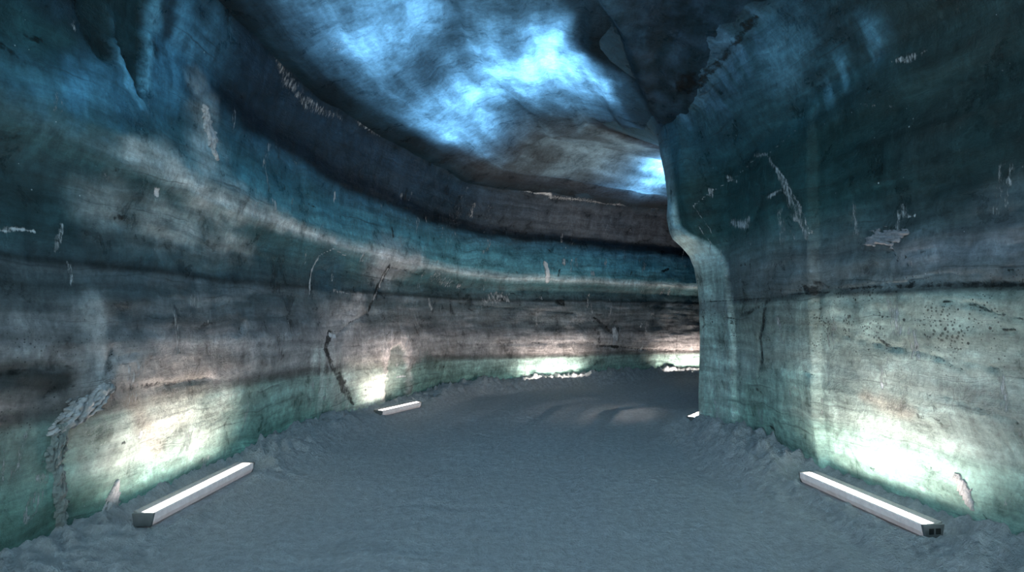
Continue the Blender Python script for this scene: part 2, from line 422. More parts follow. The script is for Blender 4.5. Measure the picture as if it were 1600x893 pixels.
for pts, w, k in [([(484, 460), (486, 425), (498, 398), (520, 389), (540, 398)], 2.5, .7), ([(522, 455), (545, 460)], [8, 4], .5), ([(518, 522), (522, 526)], 9, .9),
                  ([(608, 420), (592, 450), (584, 468)], 4, .6), ([(625, 590), (636, 588)], 5, .7), ([(852, 410), (856, 438)], [6, 9], .8), ([(960, 515), (962, 528)], 11, .7),
                  ([(680, 430), (700, 440)], [26, 20], .45), ([(760, 470), (775, 465), (790, 462)], [22, 26, 14], .5), ([(245, 296), (245, 305)], 7, .95), ([(0, 357), (25, 358), (54, 360)], [9, 9, 6], .75),
                  ([(220, 676), (220, 684)], 6, .9), ([(5, 700), (2, 760), (8, 800)], 6, .5), ([(133, 815), (136, 835)], 8, .4), ([(325, 500), (325, 505)], 5, .5),
                  ([(440, 30), (452, 62)], 6, .6), ([(438, 95), (450, 130), (480, 160), (530, 182)], [18, 26, 22, 14], .47), ([(560, 192), (592, 212)], [10, 8], .5),
                  ([(732, 265), (750, 268), (790, 287)], [10, 8, 6], .6), ([(790, 287), (826, 295), (860, 305)], [7, 8, 6], .75), ([(860, 306), (920, 314), (1045, 326)], [6, 5, 4], .6),
                  ([(420, 400), (430, 430)], [14, 20], .3), ([(730, 290), (715, 330), (700, 380)], [10, 24, 20], .32), ([(770, 310), (760, 370)], [10, 20], .28), ([(500, 560), (490, 600)], [12, 20], .33)]:
    m = S(pts, w, soft=1); WL.frost = np.maximum(WL.frost, m * k)
def scatter(W, n, u0, u1, z0, z1, seed):
    # small chips, scrapes and hairline cracks all over the ice
    r = np.random.default_rng(seed)
    for k in range(n):
        u, z = r.uniform(u0, u1), r.uniform(z0, z1); dark = r.random() < .45
        if dark: L, ang, wd, kk = r.uniform(.05, .35), r.uniform(-.6, .6) + (math.pi / 2 if r.random() < .4 else 0), .008, .62
        else: L, ang, wd, kk = r.uniform(.06, .5), math.pi / 2 + r.uniform(-.35, .35), r.uniform(.008, .06), r.uniform(.34, .55)
        ca, sa = math.cos(ang), math.sin(ang); R_ = L + .1
        i0, i1 = np.searchsorted(W.us, [u - R_, u + R_]); j0, j1 = np.searchsorted(W.vs, [z - R_, z + R_]); sl = (slice(i0, i1), slice(j0, j1))
        x = W.U[sl] - u; y = W.Z[sl] - z; x = x + .04 * fbm(W.U[sl] * 6, W.Z[sl] * 6, 3, seed + 5); y = y + .04 * fbm(W.U[sl] * 6, W.Z[sl] * 6, 3, seed + 9)
        al = x * ca + y * sa; ac = -x * sa + y * ca; ww = wd + .012
        m = (1 - sst(.4, 1.8, np.abs(ac) / ww)) * (1 - sst(.6, 1, np.abs(al) / (L / 2))) * kk
        tgt = W.dirt if dark else W.frost; tgt[sl] = np.maximum(tgt[sl], m)
scatter(WL, 260, LEFT.u_near(-2.9, 2.6), LEFT.u_near(4.8, 14.8), .1, 3.6, 77)
WL.speck = .55 * sst(.55, .8, ZS) * (1 - sst(1.3, 1.9, ZS)) + .12
M_LEFT = ice_mat('banded_ice_left')
V = WL.pos()
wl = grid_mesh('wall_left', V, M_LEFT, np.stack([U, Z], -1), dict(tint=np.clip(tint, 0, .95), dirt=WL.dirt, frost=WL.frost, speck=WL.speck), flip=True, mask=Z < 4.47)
prop(wl, 'curving wall of banded blue green ice on the outer side of the bend', 'ice wall', kind='structure')

# ---- right wall with the rounded pillar corner
us = np.concatenate([np.arange(0, 5.5, .06), np.arange(5.5, U_CORNER - .5, .024), np.arange(U_CORNER - .5, U_CORNER + .8, .014), np.arange(U_CORNER + .8, RIGHT.len, .08)])
WR = Wall(RIGHT, us, vs)
U, Z, Y = WR.U, WR.Z, WR.Y
du = U - U_CORNER
lean0 = 3.34 - .36 * sst(4.4, 7.2, Y)
main = np.interp(Z - lean0, [-5, 0, .15, .85, 1.2, 1.8], [0, 0, .03, .46, 1.0, 2.2]) + np.interp(Z, [0, 1.7, 2.6, 3.3], [0, 0, .02, 0])
main += np.interp(Z, [-.4, .05, .8, 1.6], [-.12, -.12, -.03, 0])
corn = np.interp(Z, [0, 1.6, 1.87, 2.15, 2.3, 2.42, 2.52, 2.62, 2.86, 3.35, 4.0, 4.4, 4.8, 5.2], [0, .0, .02, .06, .12, .22, .33, .37, .41, .48, .60, .84, 1.3, 2.0])
w = np.exp(-(np.maximum(np.abs(du + .05) - .10, 0) / .38)**2)
step = sst(U_STEP - .03, U_STEP + .03, U) - 1                   # the near panel is cut deeper
below = 1 - sst(3.0, 3.4, Z)
WR.disp = main * (1 - w) + corn * w + .07 * step * below + .07 * fbm(U * .4, Z * .4, 3, 121) + .022 * fbm(U * 1.3, Z * 1.6, 4, 104) * (1 - .6 * w) + .008 * fbm(U * 1.2, Z * 9, 4, 133) * (1 - .6 * w) + .005 * fbm(U * 10, Z * 2, 3, 141)
cedge = np.interp(Z, [1.7, 2.1, 2.4, 2.65], [-.72, -.64, -.40, -.10])
colm = sst(0, .06, du - cedge) * (1 - sst(.10, .3, du)) * (1 - sst(2.75, 3.1, Z))
WR.disp += .055 * colm
WR.freeze()
near_only = (0, U_CORNER + .12)
S = lambda p, w, soft=1.0: WR.stroke(p, w, near_only, soft)
ZS = 1.5 + (Z - 1.5) / .9 + .03 * fbm(U * .6, Z * .5, 3, 203) + .015 * fbm(U * 2.5, Z, 3, 208)
RT = [(-.4, (.20, .38, .32)), (.42, (.29, .43, .375)), (.50, (.34, .43, .385)), (1.0, (.33, .39, .355)), (1.4, (.32, .38, .33)), (1.66, (.30, .36, .32)), (1.70, (.05, .06, .06)), (1.76, (.13, .15, .155)),
      (2.1, (.12, .15, .16)), (2.35, (.08, .14, .15)), (2.6, (.04, .12, .125)), (3.3, (.035, .11, .115)), (3.5, (.05, .17, .21)), (4.1, (.07, .20, .27)), (5.2, (.06, .17, .27))]
tint = band_colours(ZS, RT) * ((.42 + .58 * sst(2.9, 2.0, Z)) * (1 - .62 * sst(5.6, 3.8, Y) * sst(1.7, 2.4, Z)))[..., None]  # tint falls off upward and towards the camera in place of shade
g = sst(4.9, 3.8, Y)                                             # near upper part: shade painted in as a darker tint
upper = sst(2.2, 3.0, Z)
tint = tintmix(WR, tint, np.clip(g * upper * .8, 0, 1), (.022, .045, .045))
tint = tintmix(WR, tint, S([(1130, 420), (1130, 460), (1150, 500), (1220, 490)], [40, 60, 70, 60], soft=1.3) * .6, (.07, .09, .095))
csk = (.55 + .45 * sst(-.35, .35, fbm(U * 14, Z * .8, 4, 12)))
tint = tintmix(WR, tint, colm * .75 * csk, (.40, .54, .50))
tint = tintmix(WR, tint, colm * sst(2.0, 2.3, Z) * .6, (.46, .62, .64))
tint = tintmix(WR, tint, colm * np.exp(-((Z - 1.62) / .12)**2) * .6, (.16, .17, .18))
tint = tintmix(WR, tint, sst(-.12, 0, du) * (1 - sst(.1, .25, du)) * sst(2.4, 2.6, Z) * (1 - sst(3.2, 3.9, Z)) * .6, (.28, .42, .44))
tint = tintmix(WR, tint, S([(1135, 570), (1130, 640)], [50, 50], soft=1) * .45 * sst(-.3, .3, fbm(U * 14, Z * 1.0, 3, 15)), (.62, .70, .64))
tint = tintmix(WR, tint, S([(1170, 620), (1240, 600), (1180, 650)], [60, 60, 60], soft=1) * .4, (.25, .45, .38))
tint = tintmix(WR, tint, S([(1100, 130), (1060, 170), (1130, 60), (1160, 20)], [80, 50, 90, 60], soft=1.2) * .5 * sst(-.3, .3, fbm(U * 7, Z * 2, 3, 16)), (.14, .32, .50))
tint = tintmix(WR, tint, S([(1345, 60), (1320, 110), (1290, 150)], [50, 40, 26], soft=1.2) * .6 * sst(-.3, .3, fbm(U * 7, Z, 3, 17)), (.13, .34, .48))
tint = tintmix(WR, tint, S([(1225, 60), (1220, 110)], [60, 50], soft=1.2) * .5, (.12, .30, .42))
tint = tintmix(WR, tint, S([(1380, 630), (1420, 645), (1350, 620)], [30, 20, 20], soft=1.3) * .5, (.48, .38, .30))
tint = tintmix(WR, tint, S([(1420, 400), (1500, 390), (1580, 380)], [50, 50, 60], soft=1.3) * .5, (.17, .18, .21))
tint = tintmix(WR, tint, S([(1540, 320), (1590, 300)], [40, 40], soft=1.3) * .5, (.13, .17, .19))
tint = tintmix(WR, tint, S([(1430, 230), (1470, 190), (1450, 250)], [60, 60, 50], soft=1.3) * .5, (.02, .03, .03))
tint = tintmix(WR, tint, S([(1290, 470), (1330, 490), (1450, 500), (1570, 520)], [70, 70, 70, 70], soft=1.3) * .4 * sst(-.3, .3, fbm(U * 3, Z * 3, 4, 18)), (.56, .60, .50))
tint = tintmix(WR, tint, S([(1480, 610), (1560, 630), (1600, 650)], [40, 50, 60], soft=1.3) * .5, (.13, .17, .165))
for pts, wd, k in [([(1035, 190), (1050, 170), (1080, 138), (1130, 90), (1180, 32)], [8, 10, 10, 8, 8], .85), ([(1195, 472), (1192, 500), (1188, 530), (1189, 560), (1184, 590)], [7, 6, 6, 4, 3], .95),
                   ([(1258, 450), (1268, 452), (1264, 462)], [14, 16, 10], .8), ([(1135, 498), (1165, 490), (1200, 470)], [8, 9, 6], .65), ([(1100, 470), (1180, 466), (1260, 456), (1360, 448), (1480, 446), (1600, 446)], [4, 4, 5, 6, 9, 9], .8),
                   ([(1420, 438), (1470, 430), (1520, 432), (1545, 436)], [5, 4, 5, 4], .5), ([(1255, 578), (1268, 584), (1278, 584)], [4, 6, 4], .7), ([(1475, 470), (1520, 478), (1560, 490), (1598, 498)], [5, 5, 7, 4], .8),
                   ([(1565, 517), (1582, 517)], 4, .9), ([(1395, 390), (1402, 408)], 2.5, .9), ([(1412, 402), (1416, 416)], 2.5, .8), ([(1574, 419), (1580, 419)], 7, .9), ([(1500, 768), (1503, 770)], 8, .95),
                   ([(1525, 785), (1540, 812), (1552, 838)], 3, .6), ([(1205, 668), (1208, 672)], 6, .8), ([(1216, 695), (1226, 697)], 4, .5), ([(1480, 620), (1530, 640), (1590, 660)], 3, .5), ([(1460, 560), (1500, 575)], 3, .6),
                   ([(1300, 520), (1400, 545), (1560, 575)], 3, .45), ([(1380, 395), (1500, 388), (1598, 384)], 3, .45), ([(1240, 410), (1262, 438)], 3, .6), ([(1510, 190), (1545, 215)], [20, 30], .45)]:
    m = S(pts, wd); WR.dirt = np.maximum(WR.dirt, m * k); WR.disp -= .010 * m
for pts, wd, k in [([(1084, 322), (1112, 298), (1150, 276), (1185, 245)], 2.6, .55), ([(1200, 246), (1222, 282), (1242, 325), (1262, 372)], [6, 12, 20, 8], .50), ([(1200, 243), (1226, 278), (1250, 322), (1266, 365)], [3, 4, 4, 3], .6), ([(1204, 238), (1225, 218), (1250, 196)], 2.5, .55), ([(1108, 296), (1114, 306)], 9, .55), ([(1138, 278), (1152, 284)], [9, 6], .5),
                   ([(1180, 242), (1196, 240)], 8, .5), ([(1148, 346), (1162, 352), (1168, 345)], [16, 18, 12], .55), ([(1160, 375), (1180, 380)], 10, .35), ([(1200, 308), (1216, 300)], [10, 8], .6), ([(1236, 360), (1240, 375)], 5, .5),
                   ([(1085, 325), (1110, 355), (1126, 395), (1134, 430)], 2.2, .6), ([(1090, 350), (1104, 370), (1110, 390)], 3, .5), ([(1400, 96), (1425, 90), (1450, 80)], [12, 14, 8], .5), ([(1405, 338), (1430, 336)], [6, 8], .55),
                   ([(1145, 560), (1140, 610), (1150, 640)], [6, 12, 10], .42), ([(1118, 600), (1122, 655)], [10, 14], .45), ([(1175, 555), (1180, 570), (1183, 600)], 2, .5), ([(1380, 600), (1380, 604)], 4, .8), ([(1560, 270), (1596, 262)], [5, 5], .4),
                   ([(1555, 120), (1575, 100)], 4, .5), ([(1350, 165), (1400, 168)], [8, 8], .35), ([(1470, 770), (1480, 780)], [8, 6], .4), ([(1450, 812), (1478, 820)], [10, 10], .6), ([(1430, 755), (1455, 765)], [6, 8], .45), ([(1560, 770), (1575, 790)], 4, .4)]:
    m = S(pts, wd); WR.frost = np.maximum(WR.frost, m * k)
scatter(WR, 60, RIGHT.u_near(3, 2.8), U_CORNER, .1, 2.5, 78)
WR.speck = sst(.9, 1.4, ZS) * (1 - sst(1.72, 1.95, ZS)) * .95 + .12
M_RIGHT = ice_mat('banded_ice_right')
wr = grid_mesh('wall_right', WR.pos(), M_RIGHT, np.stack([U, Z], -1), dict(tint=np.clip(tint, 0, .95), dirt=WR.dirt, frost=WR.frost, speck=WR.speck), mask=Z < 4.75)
prop(wr, 'green grey ice wall ending in a rounded pillar corner at the inside of the bend', 'ice wall', kind='structure')

# ------------------------------------------------------------------ ceiling
xs = np.arange(-4.2, 11, .05); ys = np.concatenate([np.arange(-6, 4.5, .12), np.arange(4.5, 17.5, .045)])
X, Yc = np.meshgrid(xs, ys, indexing='ij')
dl, ul = LEFT.dist(X, Yc); dr, ur = RIGHT.dist(X, Yc)
dm = np.minimum(np.maximum(dl, 0), np.maximum(dr, 0) + .1)
zc = 4.06 + .58 * sst(.25, 2.3, dm)
# cutter passes run along the tunnel: long shallow steps
wv = dl + .06 * fbm(ul * .6, dl * .5, 3, 301)
for k, d0 in enumerate([.55, 1.05, 1.55, 2.1, 2.75, 3.4, 4.1]):
    zc += [.03, -.05, .05, -.06, .05, -.05, .04][k] * sst(d0 - .03, d0 + .03, wv)
# groin where the near vault meets the higher vault of the bend
p0 = np.array([1.90, 7.55]); p1 = np.array([.80, 5.5]); tv = (p1 - p0) / np.linalg.norm(p1 - p0); nv_ = np.array([-tv[1], tv[0]])
sd = (X - p0[0]) * nv_[0] + (Yc - p0[1]) * nv_[1]; al = (X - p0[0]) * tv[0] + (Yc - p0[1]) * tv[1]
if nv_[0] < 0: sd = -sd                                          # positive towards the right wall
sd = sd + .05 * fbm(al * 2, sd * 2, 3, 305)
grn = sst(-.04, .10, sd) * sst(-.6, .1, al) * (1 - sst(2.2, 4.0, al))
zc -= .22 * grn
zc += .30 * sst(7.0, 5.0, Yc) * sst(.4, 1.4, X)
zc += .07 * fbm(X * .5, Yc * .5, 3, 311) + .022 * fbm(X * 1.6, Yc * 1.6, 4, 312) + .012 * fbm(ul * 1.0, dl * 7, 3, 313) + .03 * grn * fbm(X * 6, Yc * 6, 4, 314)
base = np.zeros(X.shape + (3,)) + np.array([.018, .055, .085])
mot = sst(-.3, .4, fbm(ul * .7, dl * 1.6, 4, 321))[..., None]
base = base * (.6 + .8 * mot)
brown = (sst(8.2, 10.2, Yc) * sst(.3, .9, dl))[..., None]
base = base * (1 - brown * .9) + np.array([.075, .075, .08]) * brown * .9
gb = (grn * sst(-.2, .4, fbm(X * 5, Yc * 5, 4, 325)))[..., None]
base = base * (1 - gb * .8) + np.array([.06, .14, .23]) * gb * .8
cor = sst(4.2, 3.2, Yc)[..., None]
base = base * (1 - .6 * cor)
glow = np.zeros(X.shape + (3,)) + np.array([.27, .52, .72])
vein = sst(-.35, .45, fbm(ul * .9, dl * 2.2, 5, 331))[..., None]
nearpale = sst(4.5, 2.5, Yc)[..., None]
glow = glow * (.35 + .75 * vein) * (1 - nearpale) + np.array([.62, .74, .80]) * nearpale  # near part paler so the added overhead fill comes through neutral
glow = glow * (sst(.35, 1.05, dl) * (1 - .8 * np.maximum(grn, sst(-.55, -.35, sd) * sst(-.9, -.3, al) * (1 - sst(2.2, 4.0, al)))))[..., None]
core = np.zeros(X.shape)
cd = np.zeros(X.shape); cf = np.zeros(X.shape)
def cpt(px, py, z=4.6):
    d = (z - EYE) * FPX / (HOR - py); return (px - CX) / FPX * d, d
def cblob(px, py, r, arr, k, z=4.6):
    x, y = cpt(px, py, z); m = k * (1 - sst(.3, 1, np.hypot(X - x, (Yc - y) * .6) / r)); np.maximum(arr, m, out=arr)
for px, py, r, k in [(705, 80, .10, .9), (772, 40, .05, .8), (680, 45, .08, .7), (830, 155, .14, .7), (560, 105, .05, .7), (905, 100, .04, .7), (1070, 50, .2, .8)]: cblob(px, py, r, cd, k)
for px, py, r, k in [(525, 14, .16, .42), (742, 98, .06, .4), (560, 20, .1, .3), (700, 205, .12, .3)]: cblob(px, py, r, cf, k)
M_CEIL = ice_mat('blue_glacier_ice_ceiling', translucent=.5, contrast=.8, hband=.5, vstreak=.5, bump=.35)
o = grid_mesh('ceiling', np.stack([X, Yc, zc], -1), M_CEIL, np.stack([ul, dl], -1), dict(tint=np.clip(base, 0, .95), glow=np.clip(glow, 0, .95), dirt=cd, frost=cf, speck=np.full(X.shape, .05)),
              flip=True, mask=(dl > -.9) & (dr > -.9))
prop(o, 'low vault of blue ice with pale daylight glowing through in patches', 'ice ceiling', kind='structure')

# ------------------------------------------------------------------ floor
xs = np.concatenate([np.arange(-3.9, 4.0, .032), np.arange(4.0, 12, .08)]); ys = np.concatenate([np.arange(-6, 2.2, .12), np.arange(2.2, 9, .03), np.arange(9, 17, .05)])
X, Yf = np.meshgrid(xs, ys, indexing='ij')
dlf, ulf = LEFT.dist(X, Yf); drf, urf = RIGHT.dist(X, Yf)
def floor_z(x, y, dl, dr, ul):
    z = .012 * fbm(x * 1.2, y * 1.2, 4, 401) + .010 * fbm(x * 6, y * 6, 4, 402)
    z = z + .026 * np.abs(fbm(x * 11, y * 9, 3, 403)) + .012 * np.maximum(fbm(x * 5, y * 4, 4, 404) - .15, 0)
    # ruts left by big tyres, running round the bend
    for c, w, h in [(3.15, .16, .025), (4.55, .2, .035), (5.0, .07, .022), (1.55, .22, .02), (2.3, .1, .012)]:
        q = (dl + .10 * fbm(ul * .35, dl * 0, 2, 410) - c) / w
        z = z - 1.6 * h * np.exp(-q * q) * (.6 + .6 * fbm(ul * .8, dl, 3, 411)) + h * .7 * np.exp(-(q - 1.6)**2)
    z = z + .006 * np.sin(ul * 34 + 3 * fbm(x * 2, y * 2, 2, 415)) * sst(1.0, 1.6, dl) * (1 - sst(2.2, 2.9, dl))
    z = z + .03 * (1 - sst(.2, .9, np.minimum(dl, dr)))
    return z
zf = floor_z(X, Yf, dlf, drf, ulf)
M_SNOW = snow_mat('packed_snow', (.90, .935, .97))
o = grid_mesh('floor', np.stack([X, Yf, zf], -1), M_SNOW, np.stack([X, Yf], -1), mask=(dlf > -.6) & (drf > -.6))
prop(o, 'path of packed rutted snow curving away to the right', 'snow path', kind='structure')

# ------------------------------------------------------------------ lamps
M_HOUSE = plain('glowing_white_housing', (.78, .73, .73), .42, glow=(.9, .78, .78, .11))  # faint emission added to brighten the front cheeks
M_CAP = plain('grey_end_cap', (.20, .20, .20), .5)
M_HOLE = plain('black_socket', (.015, .015, .015), .6)
M_BACK = plain('grey_back_flange', (.30, .30, .30), .5)
M_LED = emit_mat('lit_diffuser', (1, .93, .90), 9.0)

def mesh_obj(name, verts, faces, mat, parent, bevel=0.0, label=None):
    me = bpy.data.meshes.new(name); me.from_pydata(verts, [], faces); me.materials.append(mat); me.validate(); me.update()
    o = bpy.data.objects.new(name, me); C.objects.link(o); o.parent = parent
    if bevel:
        b = o.modifiers.new('bevel', 'BEVEL'); b.width = bevel; b.segments = 2; b.limit_method = 'ANGLE'
    if label: o['label'] = label
    return o

def extrude_profile(prof, x0, x1):
    n = len(prof)
    v = [(x0, a, b) for a, b in prof] + [(x1, a, b) for a, b in prof]
    f = [tuple(range(n))[::-1], tuple(range(n, 2 * n))] + [(i, (i + 1) % n, n + (i + 1) % n, n + i) for i in range(n)]
    return v, f

LAMPS = []; AIM = -0.22
def lamp(A, B, z, label, side, power, width=.15, height=.085, sockets=False, aim=0.0):
    """A, B: ends on the ground; the front faces the path, the light leaves by the top"""
    A = np.array(A); B = np.array(B); L = np.linalg.norm(B - A); t = (B - A) / L
    root = bpy.data.objects.new('wall_washer_lamp', None); C.objects.link(root)
    prop(root, label, 'lamp', 'lamps along the foot of the ice walls')
    root.location = (*((A + B) / 2), z); root.rotation_euler = (0, 0, math.atan2(t[1], t[0]))
    # local +y must point to the wall
    s = 1 if side == 'left' else -1
    w2, h = width / 2, height
    # trough: front and back cheeks with a sunken bed for the diffuser
    pr = [(-w2 * .72 * s, 0), (w2 * .8 * s, 0), (w2 * s, h), (w2 * .45 * s, h), (w2 * .38 * s, h * .82), (-w2 * .66 * s, h * .82), (-w2 * .72 * s, h), (-w2 * s, h), (-w2 * .98 * s, h * .45)]
    if s < 0: pr = pr[::-1]
    v, f = extrude_profile(pr, -L / 2, L / 2); mesh_obj('housing', v, f, M_HOUSE, root, .004)
    pd = [(-w2 * .66 * s, h * .84), (w2 * .38 * s, h * .84), (w2 * .38 * s, h * 1.0), (0, h * 1.06), (-w2 * .66 * s, h * 1.0)]
    if s < 0: pd = pd[::-1]
    v, f = extrude_profile(pd, -L / 2 + .02, L / 2 - .02); mesh_obj('diffuser', v, f, M_LED, root, 0, 'glowing white diffuser strip')
    pb = [(w2 * .5 * s, h * 1.0), (w2 * 1.0 * s, h * 1.0), (w2 * 1.12 * s, h * 1.12), (w2 * 1.0 * s, h * 1.14)]
    if s < 0: pb = pb[::-1]
    v, f = extrude_profile(pb, -L / 2, L / 2); mesh_obj('back_flange', v, f, M_BACK, root, 0, 'dark grey rear flange')
    pc = [(-w2 * .75 * s, -.004), (w2 * .85 * s, -.004), (w2 * 1.06 * s, h * 1.03), (w2 * .2 * s, h * 1.07), (-w2 * 1.04 * s, h * 1.03)]
    if s < 0: pc = pc[::-1]
    for e in (-1, 1):
        x0, x1 = (e * L / 2, e * (L / 2 + .022)); x0, x1 = min(x0, x1), max(x0, x1)
        v, f = extrude_profile(pc, x0, x1); cap = mesh_obj('end_cap', v, f, M_CAP, root, .003)
        if sockets and e == sockets:
            xo = e * (L / 2 + .0225)
            for yy in (-.03, .02):
                bx = [(xo - .004, yy - .016, h * .30), (xo - .004, yy + .016, h * .30), (xo - .004, yy + .016, h * .74), (xo - .004, yy - .016, h * .74)]
                bx += [(xo + .003, *q[1:]) for q in bx]
                mesh_obj('socket', bx, [(0, 1, 2, 3), (7, 6, 5, 4), (0, 4, 5, 1), (1, 5, 6, 2), (2, 6, 7, 3), (3, 7, 4, 0)], M_HOLE, cap, 0, 'black cable socket')
    ld = bpy.data.lights.new('led_strip_light', 'AREA'); ld.shape = 'RECTANGLE'; ld.size = L - .06; ld.size_y = width * .45
    ld.energy = power; ld.color = (1, .87, .78); ld.spread = math.radians(135)
    lo = bpy.data.objects.new('led_strip_light', ld); C.objects.link(lo); lo.parent = root
    lo.location = (0, -w2 * .1 * s, h * 1.10); tiltv = math.radians(24) * s
    lo.rotation_euler = (math.pi + aim * s, 0, 0)
    LAMPS.append((A, B, root, lo)); return root

def gp(px, py, z=.06):
    d = (EYE - z) * FPX / (py - HOR); return ((px - CX) / FPX * d, d)
A, B = gp(226, 812, .08), gp(384, 731, .08)
lamp(A, B, .045, 'long white lit lamp trough at the foot of the wall, left near the frosted flake', 'left', 9.5, aim=AIM)
A, B = gp(592, 646, .08), gp(652, 632, .08)
lamp(A, B, .045, 'short lit lamp trough standing under the scraped arched niche in the ice', 'left', 8, aim=AIM)
def far_lamp(px0, px1, off, z, label, power):
    """along the outer wall, just off its face"""
    u0 = WL.find((px0, 580))[0]; u1 = WL.find((px1, 580))[0]
    q0 = LEFT.at(np.array(u0)) + LEFT.normal(np.array(u0)) * off; q1 = LEFT.at(np.array(u1)) + LEFT.normal(np.array(u1)) * off
    return lamp(q0, q1, z, label, 'left', power, aim=AIM)
far_lamp(815, 905, .17, .03, 'lit lamp trough half sunk behind snow at the middle of the far wall', 14)
far_lamp(1030, 1120, .17, .03, 'lit lamp trough at the far wall whose end goes behind the pillar', 18)
lamp((2.40, 7.70), (3.05, 8.62), .08, 'lit lamp trough seen end on at the hidden side of the ice pillar', 'right', 75, aim=.7)
A, B = gp(1455, 830, .08), gp(1262, 746, .08)
lamp(A, B, .045, 'long lit lamp trough with two black sockets in its end, below the right wall', 'right', 12, sockets=-1, aim=AIM)

# ------------------------------------------------------------------ snow banks
def lamp_dip(x, y):
    k = np.ones(x.shape)
    for A, B, *_ in LAMPS:
        ab = B - A; t = np.clip(((x - A[0]) * ab[0] + (y - A[1]) * ab[1]) / (ab @ ab), 0, 1)
        d = np.hypot(x - A[0] - t * ab[0], y - A[1] - t * ab[1]); k = np.minimum(k, sst(.105, .28, d) if A[1] < 10 else sst(.05, .16, d))
    return k
def bank(name, plan, u0, u1, label, seed, hgt):
    u = np.arange(u0, u1, .022); wq = np.linspace(-.2, 1.05, 66)
    Uq, Wq = np.meshgrid(u, wq, indexing='ij')
    P = plan.at(u); n = plan.normal(u)
    x = P[:, None, 0] + n[:, None, 0] * Wq; y = P[:, None, 1] + n[:, None, 1] * Wq
    if plan is LEFT: dl, dr = Wq, np.full(Wq.shape, 3.)
    else: dl, dr = LEFT.dist(x, y)[0], Wq
    ul = Uq if plan is LEFT else LEFT.dist(x, y)[1]
    fz = floor_z(x, y, dl, dr, ul)
    wid = .38 + .16 * fbm(Uq * .9, 0 * Uq, 3, seed)
    sh = np.where(Wq < .2, 1, np.exp(-((Wq - .2) / wid)**2 * 1.4))
    h = hgt(P[:, 1])[:, None] * (1 + .5 * fbm(Uq * 1.3, Wq * 1.3, 3, seed + 1))
    lump = np.abs(fbm(Uq * 4.5, Wq * 4.5, 4, seed + 2)); fine = fbm(Uq * 14, Wq * 14, 4, seed + 3)
    z = fz - .02 + sh * lamp_dip(x, y) * ((h + .012) * (1 + 1.4 * lump) + .05 * fine + .02) + .018 * np.maximum(fine, 0) * sst(1.0, .5, Wq)
    z -= .07 * sst(.72, 1.05, Wq + .12 * fbm(Uq * 3, Wq * 0, 3, seed + 5))
    o = grid_mesh(name, np.stack([x, y, z], -1), M_BANK, np.stack([x, y], -1), flip=(plan is LEFT))
    return prop(o, label, 'snow bank', kind='stuff')
M_BANK = snow_mat('loose_snow', (.90, .93, .96), dirt=False)
bank('snow_bank', LEFT, LEFT.u_near(-3.2, 2.2), LEFT.u_near(6, 15.8), 'rough ridge of loose snow along the foot of the outer ice wall', 501, lambda y: .07 + .05 * sst(5.5, 6.5, y) - .05 * sst(7.4, 8.4, y) + .07 * sst(9.6, 11, y))
bank('snow_bank', RIGHT, RIGHT.u_near(3.4, 2.2), U_CORNER + .06, 'lumpy ridge of loose snow along the foot of the right wall up to the pillar', 551, lambda y: .07 + .09 * sst(5.0, 5.8, y) - .04 * sst(6.8, 7.6, y))

# ------------------------------------------------------------------ frost and ice crusts standing off the walls
def crust_mat(name, c, rough=.55):
    t = NT(name)
    obj = t.n('ShaderNodeTexCoord').outputs['Object']
    uv = t.n('ShaderNodeUVMap').outputs[0]
    n1 = t.noise(obj, 30, 7, .75, .4); n2 = t.noise(t.scale(uv, 7, 70), 1, 6, .7)
    cc = t.mix(t.maprange(t.math('MULTIPLY', t.math('ADD', n1, n2), .5), .36, .62, 0, 1), tuple(x * .4 for x in c), c)
    bp = t.n('ShaderNodeBump'); bp.inputs['Strength'].default_value = .9; bp.inputs['Distance'].default_value = .03
    t.link(t.math('ADD', n1, n2), bp.inputs['Height'])
    b = t.n('ShaderNodeBsdfPrincipled'); t.link(cc, b.inputs['Base Color']); b.inputs['Roughness'].default_value = rough
    b.inputs['Subsurface Weight'].default_value = 0
    t.link(bp.outputs[0], b.inputs['Normal']); t.link(b.outputs[0], t.out.inputs[0])
    return t.m
M_CRUST = crust_mat('white_frost_crust', (.86, .85, .86)); M_CRUST2 = crust_mat('grey_frost_crust', (.46, .46, .50)); M_CLEAR = crust_mat('scraped_clear_ice', (.45, .52, .50), .3)

